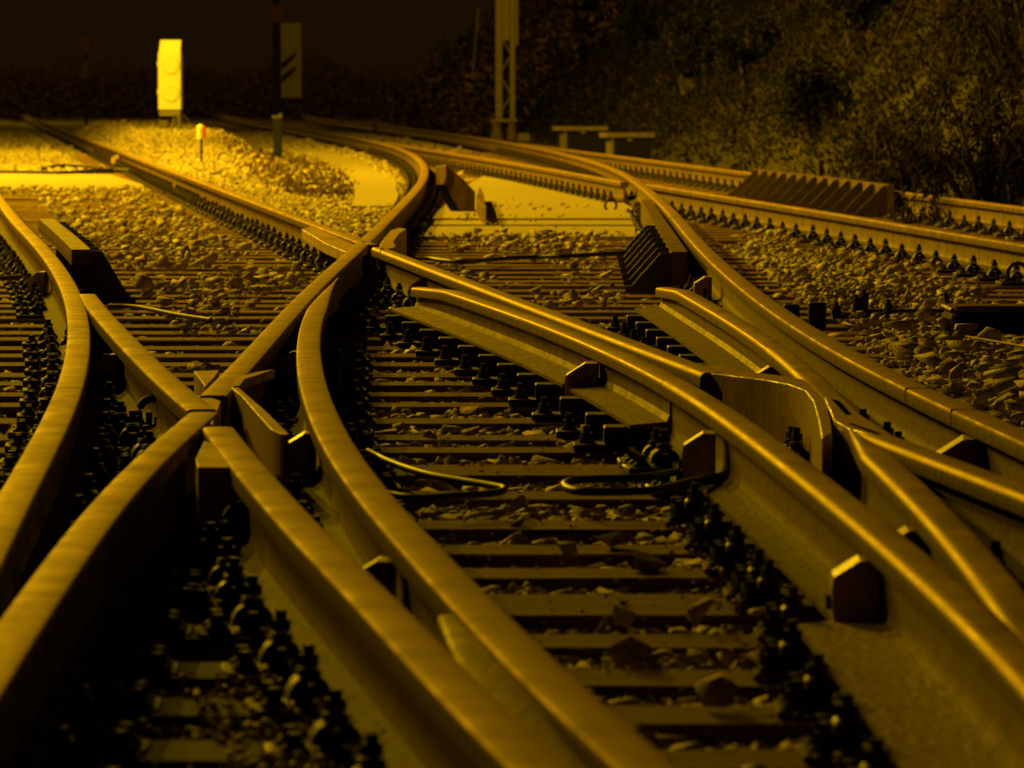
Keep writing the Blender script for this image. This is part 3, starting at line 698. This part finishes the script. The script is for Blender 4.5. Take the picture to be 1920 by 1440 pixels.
# brown scrub on the far end of the bank, lightened in place of night haze
n = 26000; z = rng.uniform(112, 185, n); t = rng.random(n)**1.3*4.5-1.0; x = toe(z)+t
hz = np.maximum(bankz(x, z), -.05)+rng.random(n)**1.5*(.5+1.3*(vn(x*.8,z*.12,44)+.5)); d = rng.normal(size=(n,3))+np.array([-.2,-.3,.5]); d /= np.linalg.norm(d,axis=1)[:,None]; ln = .12+.2*rng.random(n)
o = quads('far_scrub', np.stack([x,z,hz],-1), d*ln[:,None], ln*.16, [M_dry, M_haze_hedge, M_leaf[1]]); tag(o, 'faint brown scrub at the far end of the bank left of the lattice mast', 'scrub', kind='stuff')
# dry weeds on the gravel inside the bend
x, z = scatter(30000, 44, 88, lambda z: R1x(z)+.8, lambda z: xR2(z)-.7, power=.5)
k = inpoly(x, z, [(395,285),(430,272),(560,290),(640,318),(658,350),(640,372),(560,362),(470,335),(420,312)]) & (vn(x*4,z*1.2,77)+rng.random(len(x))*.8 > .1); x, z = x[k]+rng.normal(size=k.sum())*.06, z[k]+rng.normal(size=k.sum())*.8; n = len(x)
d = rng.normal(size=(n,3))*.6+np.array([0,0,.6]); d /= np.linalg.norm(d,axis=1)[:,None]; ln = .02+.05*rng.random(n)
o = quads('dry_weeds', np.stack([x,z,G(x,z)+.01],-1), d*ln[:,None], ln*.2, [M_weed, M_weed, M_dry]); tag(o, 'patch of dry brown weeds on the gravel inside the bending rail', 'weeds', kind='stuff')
def shrub(px, Y, t, h, wx, lab, n=5000, droop=0, lf=.07):
    x0 = at(px, Y); z0 = float(bankz(np.array(x0), np.array(Y)))
    e = empty('shrub', (x0, Y, z0), lab, 'shrub', 'shrubs on the embankment')
    lf *= min(1, Y/100+.1); n = int(n*1.6)
    mb = MB(); tips = []
    for k in range(16):
        a = random.random()*6.28; r = wx*random.uniform(.2,1); top = Vector((math.cos(a)*r, math.sin(a)*r*.8, h*random.uniform(.45,1)))
        if droop: top.x -= wx*.5*random.random()
        m = top*.5+Vector((0,0,h*.15)); q = spline([(0,0,-.1), m, top], 5); mb.tube(q, [.022*(1-i/len(q))+.004 for i in range(len(q))], 5); tips.append(q)
        for _ in range(3):
            b = q[random.randrange(4, len(q))]; t2 = b+Vector((random.gauss(0,.3)*wx, random.gauss(0,.3)*wx, random.gauss(-droop*.35,.16)*h)); qq = spline([b, (b+t2)/2+Vector((0,0,.05)), t2], 4)
            mb.tube(qq, [.009*(1-i/len(qq))+.002 for i in range(len(qq))], 4); tips.append(qq)
    mb.obj('branches', M_bark, e)
    P_ = []; D_ = []
    for _ in range(n):
        q = random.choice(tips); i = min(len(q)-2, int(len(q)*random.random()**.6)); p = q[i].lerp(q[i+1], random.random()); tn = (q[i+1]-q[i]).normalized()
        P_.append(p+Vector((random.gauss(0,.05),random.gauss(0,.05),random.gauss(0,.05))))
        dv = tn*.8+Vector((random.gauss(0,.5),random.gauss(0,.5),random.gauss(0,.4)-droop*.7)); D_.append(dv.normalized())
    P_ = np.array(P_); D_ = np.array(D_); ln = lf*(.5+rng.random(n))
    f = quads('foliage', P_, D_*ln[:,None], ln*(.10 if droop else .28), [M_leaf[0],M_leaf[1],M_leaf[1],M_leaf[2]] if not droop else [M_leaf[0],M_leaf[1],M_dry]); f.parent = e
    return e
shrub(1850, 37, 0, 1.15, .75, 'large drooping bush with long feathery twigs at the right edge', 9000, 1, .11)
shrub(1690, 46, 0, .9, .5, 'smaller drooping bush left of the large one at the right edge', 4500, 1, .09)
shrub(1905, 48, 0, 1.7, .9, 'tall dark bush in the upper right corner behind the drooping ones', 6000, 1, .1)
for i, (px, Y, h, wx, lab) in enumerate(((1130,118,1.4,.7,'leafy bush high on the bank just right of the lattice mast'),(1290,82,1.3,.6,'leafy green bush on the bank above the two concrete boxes'),
        (1400,74,1.1,.6,'bush on the bank right of the leafy one above the boxes'),(1520,60,1.0,.5,'dark bush in the middle of the bank above the ribbed guard'),
        (1210,100,1.1,.5,'low bush on the bank behind the concrete boxes'),(1600,66,1.4,.6,'bush near the top of the picture left of the thin pole'),
        (880,150,.9,.9,'brownish low bush at the foot of the bank left of the lattice mast'),(1030,128,1.0,.6,'small bush directly behind the lattice mast'))):
    shrub(px, Y, 0, h, wx, lab, 3200, 0, .075)

# ------------------------------------------------------------------ signal, posts, boxes, masts
# dwarf signal
Y = 83.0; x0 = at(321, Y); zb = float(G(np.array(x0), np.array(Y)))
e = empty('dwarf_signal', (x0, Y, zb), 'white double dwarf signal with two round covers on the gravel mound', 'signal', None, -.10)
k = Y/FPX; w2 = 21.5*k; top = hgt(98,Y)-zb; bot = hgt(206,Y)-zb; tt = hgt(75,Y)-zb
MB().bbox(-w2,w2,-.12,.12,bot,top,.012).obj('housing', M_white, e)
mb = MB(); v = [(-w2*.93,-.10,top),(w2*.93,-.10,top),(w2*.93,.11,top),(-w2*.93,.11,top),(-w2*.9,.02,tt),(w2*.9,.02,tt),(w2*.9,.10,tt),(-w2*.9,.10,tt)]
mb.add(v, [(3,2,1,0),(4,5,6,7),(0,1,5,4),(1,2,6,5),(2,3,7,6),(3,0,4,7)]).obj('hood', M_white, e)
for yc in (122,174):
    zc = hgt(yc, Y)-zb; mb = MB(); mb.cyl((.02,-.118,zc), 17.5*k, .03, 28, 16*k, axis='y'); o = mb.obj('cover', M_white, e, 40)
    mb = MB()
    for a in (90,210,330): mb.cyl((.02+12*k*math.cos(R(a)), -.146, zc+12*k*math.sin(R(a))), .008, .008, 8, axis='y')
    mb.obj('screw', M_grey, o)
    MB().bbox(-w2-.025,-w2,-.05,.05,zc-.03,zc+.06,.008).obj('hinge', M_white, e)
MB().bbox(-w2*.95,w2*.95,-.1,.1,bot-.10,bot-.003,.008).obj('base_box', M_grey, e)
mb = MB(); mb.bbox(-w2*.95,-.03,-.09,.09,-.05,.16,.01); mb.bbox(.03,.08,-.05,.05,-.05,bot-.1,.01).bbox(.11,w2,-.09,.0,-.05,bot-.1,.01).obj('foot', M_dconc, e)
mb = MB(); mb.tube(spline([(w2*.8,-.02,bot-.02),(w2*1.4,-.05,.2),(w2*2.3,-.1,.03),(w2*3,-.1,-.02)],6), .012, 6).obj('cable', M_cable, e)
# small red and yellow marker
Y = 60.0; x0 = at(378, Y); zb = float(G(np.array(x0), np.array(Y))); k = Y/FPX
zt = hgt(233,Y)-zb; z1 = hgt(260,Y)-zb
e = empty('marker_post', (x0, Y, zb), 'small round topped marker peg, yellow with a red side, right of the dwarf signal', 'marker')
mb = MB(); mb.cyl((0,0,-.05),.014,z1+.05,10).obj('stem', M_black, e)
mb = MB(); mb.cyl((-.008,0,z1),.046,zt-z1-.03,20).cyl((-.008,0,zt-.03),.046,.022,20,.030).cyl((-.008,0,zt-.008),.030,.008,20,.010).obj('cap', M_white, e, 50)
MB().bbox(.028,.052,-.045,.03,z1-.01,zt-.02,.008).obj('red_side', M_red, e)
# blue post
Y = 73.0; x0 = at(521, Y); zb = float(G(np.array(x0), np.array(Y))); k = Y/FPX; zt = hgt(222,Y)-zb
e = empty('blue_post', (x0, Y, zb), 'square dark blue post with a lighter cap beside the bending rail', 'post')
MB().bbox(-8.2*k,8.2*k,-.05,.05,-.1,zt,.006).obj('shaft', M_blue, e)
mb = MB(); mb.bbox(-10.5*k,9*k,-.06,.06,zt,zt+.04,.006).bbox(2*k,9*k,-.05,.05,zt+.04,zt+.07,.004).obj('cap', M_lblue, e)
# two concrete boxes
for i, (xa, xb, yt, yb, Y, lab) in enumerate(((1040,1136,237,272,84,'left one of two low concrete boxes with overhanging lids before the bushes'),(1128,1222,249,290,76,'right one of two low concrete boxes with overhanging lids before the bushes'))):
    xa, xb = at(xa,Y), at(xb,Y); c = (xa+xb)/2; hw = (xb-xa)/2; e = empty('cable_box', (c, Y, 0), lab, 'concrete box', 'two concrete boxes by the far rail', .22)
    zt = hgt(yt, Y); zl = zt-.07
    MB().bbox(-hw,hw,-.22,.22,zl,zt,.008).obj('lid', M_conc, e)
    MB().bbox(-hw*.74,-hw*.62,-.17,.17,-.15,zl-.002,.006).obj('leg', M_dconc, e)
    MB().bbox(-hw*.62+.002,hw*.9,-.16,.16,-.15,zl-.002,.006).obj('body', M_black, e)  # body black: the shade of its unlit front put into the colour
    MB().bbox(-.03,.04,-.175,-.162,zl-.05,zl-.006,.003).obj('latch', M_grey, e)
# lattice mast
Y = 108.0; k = Y/FPX; x0 = at(948, Y); e = empty('lattice_mast', (x0, Y, -.05), 'pale lattice catenary mast rising out of the picture at top centre', 'mast')
zt = 9.0; ztb = hgt(72,Y)
MB().bbox(-19*k,-6*k,-.10,.10,.45,zt,.01).obj('upright', M_mast, e)
MB().bbox(8*k,18*k,-.10,.10,.45,zt,.01).obj('upright', M_mast, e)
mb = MB(); zz = .55; sgn = 1
while zz < zt-.5:
    mb.tube([(-10*k*sgn,-.06,zz),(12*k*sgn,-.06,zz+.42)], .02, 4); zz += .42; sgn *= -1
mb.obj('lacing', M_mast, e)
mb = MB(); mb.bbox(-6*k+.002,8*k-.002,-.12,.09,ztb,zt,.01).bbox(18*k,24*k,-.06,.06,ztb-.1,zt,.01).obj('cover_plate', M_mast, e)
mb = MB(); mb.bbox(-28*k,22*k,-.22,.2,.38,.448,.01).obj('base_flange', M_mast, e)
mb = MB(); mb.cyl((-16*k,0,0),.16,.38,10,.07).cyl((12*k,0,0),.12,.38,10,.07).obj('anchor', M_conc, e, 40)
mb = MB(); mb.bbox(40*k-.2,62*k,-.2,.1,-.05,.16,.02).obj('rod_anchor_box', M_grey, e)
# thin poles
Y = 120.0; mb = MB(); mb.tube([(at(877,Y),Y,-.1),(at(897,Y),Y,2.9)], .018, 6); o = mb.obj('guy_wire', M_mast); tag(o, 'thin leaning wire left of the lattice mast', 'wire')
Y = 58.0; x0 = at(1760,Y); zb = float(bankz(np.array(x0),np.array(Y))); mb = MB(); mb.tube([(x0,Y,zb-.3),(x0,Y,zb+4.5)], .036, 10); o = mb.obj('pole', M_bark, None, 40); tag(o, 'thin brown pole standing among the bushes at upper right', 'pole')
Y = 47.0; x0 = at(1539,Y); mb = MB(); mb.tube([(x0,Y,-.1),(x0,Y,hgt(300,Y))], .022, 8); o = mb.obj('short_stake', M_black, None, 40); tag(o, 'short dark stake behind the ribbed guard at the foot of the bank', 'stake')
# beacon board with black stripes
Y = 128.0; k = Y/FPX; x0 = at(547,Y); e = empty('beacon_board', (x0, Y, 0), 'tall dim white board with two slanting black stripes on a dark post', 'sign')
za, zb = hgt(183,Y), hgt(43,Y)
MB().bbox(-19*k,19*k,-.015,.015,za,zb,.004).obj('board', M_dimw, e)
for yc in (112,137):
    a = hgt(yc+12,Y); b = hgt(yc-6,Y); h = 13*k
    mb = MB(); mb.add([(-18*k,-.018,a-h*.6),(8*k,-.018,b-h*.1),(10*k,-.018,b+h*.7),(-18*k,-.018,a+h*.5)], [(0,1,2,3)]).obj('stripe', M_black, e)
MB().bbox(-34*k,-21*k,-.06,.06,-.1,zb+1.2,.008).obj('post', M_black, e)
MB().bbox(-42*k,-14*k,-.08,-.062,hgt(42,Y),hgt(8,Y),.006).obj('number_plate', mat('dull_red_enamel',(.06,.022,.012),.8), e)
Y = 125.0; k = Y/FPX; x0 = at(162,Y); e = empty('distant_signal', (x0, Y, 0), 'barely visible dark red signal back at upper left', 'signal')
MB().bbox(-10*k,10*k,-.05,.05,hgt(100,Y),hgt(68,Y),.02).bbox(-8*k,8*k,-.05,.05,hgt(147,Y),hgt(112,Y),.02).obj('head', bpy.data.materials['dull_red_enamel'], e)
MB().bbox(-.03,.03,.06,.12,-.1,hgt(70,Y),.006).obj('post', M_black, e)
# ------------------------------------------------------------------ cables, rods, point machine
def tubepx(name, pts, r, lab, m=M_cable, cat='cable', Z=.03, n=10, group=None):
    q = spline([P(p[0],p[1],p[2] if len(p)>2 else Z) for p in pts], 8); o = MB().tube(q, r, n).obj(name, m, None, 60); tag(o, lab, cat, group); return o
tubepx('cable_loop', [(690,846),(735,868),(800,889),(865,901),(925,911),(946,917),(925,925),(860,929),(780,934),(725,926)], .0085, 'left one of two black cable loops lying on the sleepers, pointed to the right', Z=.05, group='two cable loops')
tubepx('cable_loop', [(1330,866),(1270,884),(1200,896),(1120,898),(1070,902),(1060,912),(1085,921),(1150,922),(1225,919),(1290,905),(1345,895)], .0095, 'right one of two black cable loops lying on the sleepers, rounded at its left end', Z=.05, group='two cable loops')
tubepx('rod', [(800,484,.05),(860,491,.05),(930,486,.04),(1000,482,.04),(1060,480,.05),(1170,474,.06)], .012, 'black rod lying across the stones in front of the pale boards')
tubepx('cable', [(-30,323),(60,324),(120,325),(180,321),(220,320),(260,322)], .03, 'black cable along the far side of the boards at the left edge', Z=.03)
tubepx('cable', [(80,316),(120,311),(160,313),(190,316)], .025, 'short black cable end on the gravel at upper left', Z=.04)
tubepx('conduit', [(-40,523),(10,521),(40,518)], .011, 'pale conduit end at the left edge beside the curved rail', M_side, Z=.08)
tubepx('rod', [(205,573),(260,576),(330,590),(395,600)], .009, 'thin dark rod across the sleepers left of centre', M_rib, Z=.06)
tubepx('rod', [(1812,631,.12),(1870,641,.12),(1990,661,.12)], .004, 'thin bright rod pointing to the right edge below the point machine', M_top)
def loopring(px, py, r, lab, Z=.06):
    p = P(px, py, Z); mb = MB(); pts = [Vector((p.x+r*math.cos(a), p.y+.01*math.sin(a*2), p.z+r*math.sin(a)*1.0)) for a in np.linspace(-.9, 4.2, 26)]
    o = mb.tube(pts, .010, 8).obj('cable_ring', M_cable, None, 60); tag(o, lab, 'cable')
loopring(1908, 512, .048, 'upright ring of black cable in front of the brown rail at the right edge')
loopring(1145, 385, .045, 'small cable ring by the upper right crossing', .05)
# point machine
p = P(1785, 650, 0); Y = p.y; k = Y/FPX; x0 = at(1782,Y); x1 = x0+.95; zt = hgt(578,Y)
e = empty('point_machine', (x0, Y, 0), 'black point machine box with a rounded lid edge at the right edge', 'point machine')
mb = MB(); mb.bbox(0,x1-x0,0,.42,-.02,zt-.02,.02).obj('case', M_black, e)
mb = MB(); mb.tube(spline([(.012,-.004,.03),(.012,-.004,zt-.04),(.022,-.004,zt-.012),(.05,-.004,zt),(.3,-.004,zt),(x1-x0,-.004,zt)],5), .010, 6).obj('lid_edge', M_side, e, 50)
mb = MB(); mb.bbox(.0,x1-x0,.0,.42,zt-.017,zt,.006).obj('lid', M_side, e)
mb = MB(); mb.bbox(.35,.37,-.012,-.001,.02,zt-.03,.003).bbox(.1,.9,-.01,-.001,.055,.062,.002).obj('seam', M_rib, e)
# operating rods with forks
Y = 20.6; e = empty('operating_rod', (at(1500,Y), Y, 0), 'black jointed operating rod between the curving rail and the point machine', 'rod')
def lx(px): return at(px,Y)-at(1500,Y)
MB().bbox(lx(1560),lx(1775),-.05,-.015,.035,.06,.004).bbox(lx(1600),lx(1790),.02,.05,.035,.07,.004).obj('bar', M_fast, e)
for px, h in ((1605,.10),(1620,.12),(1665,.08),(1568,.07)):
    mb = MB(); mb.cyl((lx(px),-.03,.055),.020,.012,12); mb.cyl((lx(px),-.03,.067),.016,h-.05,6); mb.cyl((lx(px),-.03,.067+h-.05),.009,.015,8)
    mb.obj('bolt', M_fast, e, 40)
MB().bbox(lx(1515),lx(1548),-.06,.0,-.004,.10,.006).bbox(lx(1470),lx(1500),.0,.06,-.004,.09,.006).obj('bracket', M_fast, e)
MB().add([(lx(1768),-.03,.14),(lx(1776),-.03,.14),(lx(1790),-.03,.0),(lx(1778),-.03,.0),(lx(1768),0,.14),(lx(1776),0,.14),(lx(1790),0,.0),(lx(1778),0,.0)],[(0,1,2,3)[::-1],(4,5,6,7),(0,4,5,1)[::-1],(1,5,6,2)[::-1],(2,6,7,3)[::-1],(3,7,4,0)[::-1]]).obj('crank_plate', M_rib, e)
# tie plates on the right sleeper ends
for z, d in SL:
    if 11.5 < z < 18.3 and d:
        xr = pR9.X(z)+.26; mb = MB(); mb.bbox(-.09,.09,-.07,.07,-.002,.014,.003).cyl((.04,-.03,.014),.012,.006,8).cyl((.04,.03,.014),.012,.006,8)
        o = mb.obj('end_plate', M_wood if False else M_side); o.location = (xr, z, 0); o.rotation_euler.z = (random.random()-.5)*.1; tag(o, 'flat steel plate on a sleeper end outside the curving rail on the right', 'plate', 'plates on the right sleeper ends')
# long black tie plates on the sleepers of the left crossing
for z, d in SL:
    if 5 < z < 12.4:
        xa = pR2l.X(z)-.42; xb = pR4.X(min(z,11.3))-.08
        mb = MB(); mb.bbox(xa, xb, -.115, .115, -.004, .010, .003); o = mb.obj('tie_plate', M_black); o.location.y = z
        tag(o, 'long black steel plate across a sleeper left of the foreground rail', 'plate', 'black plates under the left crossing')
# added hedge hiding the horizon seam, lightened to blend with the sky glow
nW = 50000; xw = rng.uniform(-34, 26, nW); yw = rng.uniform(205, 240, nW); hw = 2.0*rng.random(nW)*(.6+.8*(vn(xw*.35, yw*.05, 31)+.5))
d = rng.normal(size=(nW,3)); d /= np.linalg.norm(d,axis=1)[:,None]; o = quads('added_hedge', np.stack([xw,yw,hw],-1), d*(.14+.16*rng.random(nW))[:,None], .06+0*xw, M_haze_hedge)
tag(o, 'added hedge far beyond the tracks, lightened to blend with the sky glow', 'hedge', kind='stuff')
# dark clamps stack (stretcher bar ends) in the lower left
def brace(px, py, lab, rz=0):
    p = P(px, py, .08); e = empty('rail_brace', (p.x, p.y, 0), lab, 'rail brace', 'curved rail braces', rz)
    MB().tube(spline([(-.02,0,.02),(-.05,0,.07),(-.03,0,.115),(.04,.01,.12)],6), .011, 8).obj('hook', M_fast, e, 60)
    mb = MB()
    for i in range(3): mb.bbox(-.03+i*.022,-.014+i*.022,-.02,.02,.045-.012*i,.085-.012*i,.003)
    mb.obj('washer_stack', M_side, e)
brace(295,775,'curved hook brace with pale washers left of the left crossing'); brace(470,985,'curved hook brace with pale washers beside the foreground rail')

# ------------------------------------------------------------------ yard lamps
for i, (x, y, h, wt, lab) in enumerate(LAMPS):
    e = empty('yard_lamp', (x, y, 0), lab, 'lamp')
    MB().tube([(0,0,-.1),(0,0,h*.5),(0,0,h+.3)], [.09,.075,.05], 12).obj('pole', M_mast, e, 40)
    mb = MB(); mb.tube([(0,0,h+.25),(.6,0,h+.3)], .03, 8); mb.bbox(.45,1.0,-.14,.14,h+.14,h+.3,.02).obj('lamp_head', M_grey, e)
    MB().bbox(.5,.95,-.1,.1,h+.11,h+.138,.005).obj('lamp_glass', M_lampglass, e)
    L = bpy.data.lights.new('sodium_lamp', 'POINT'); L.energy = wt; L.color = SODIUM; L.shadow_soft_size = .12
    lo = link(bpy.data.objects.new('sodium_lamp', L), e); lo.location = (.72, 0, h+.02)

for o in C.objects:
    l = o.get('label')
    if l and len(l.split()) > 16: print('LONG', len(l.split()), l)
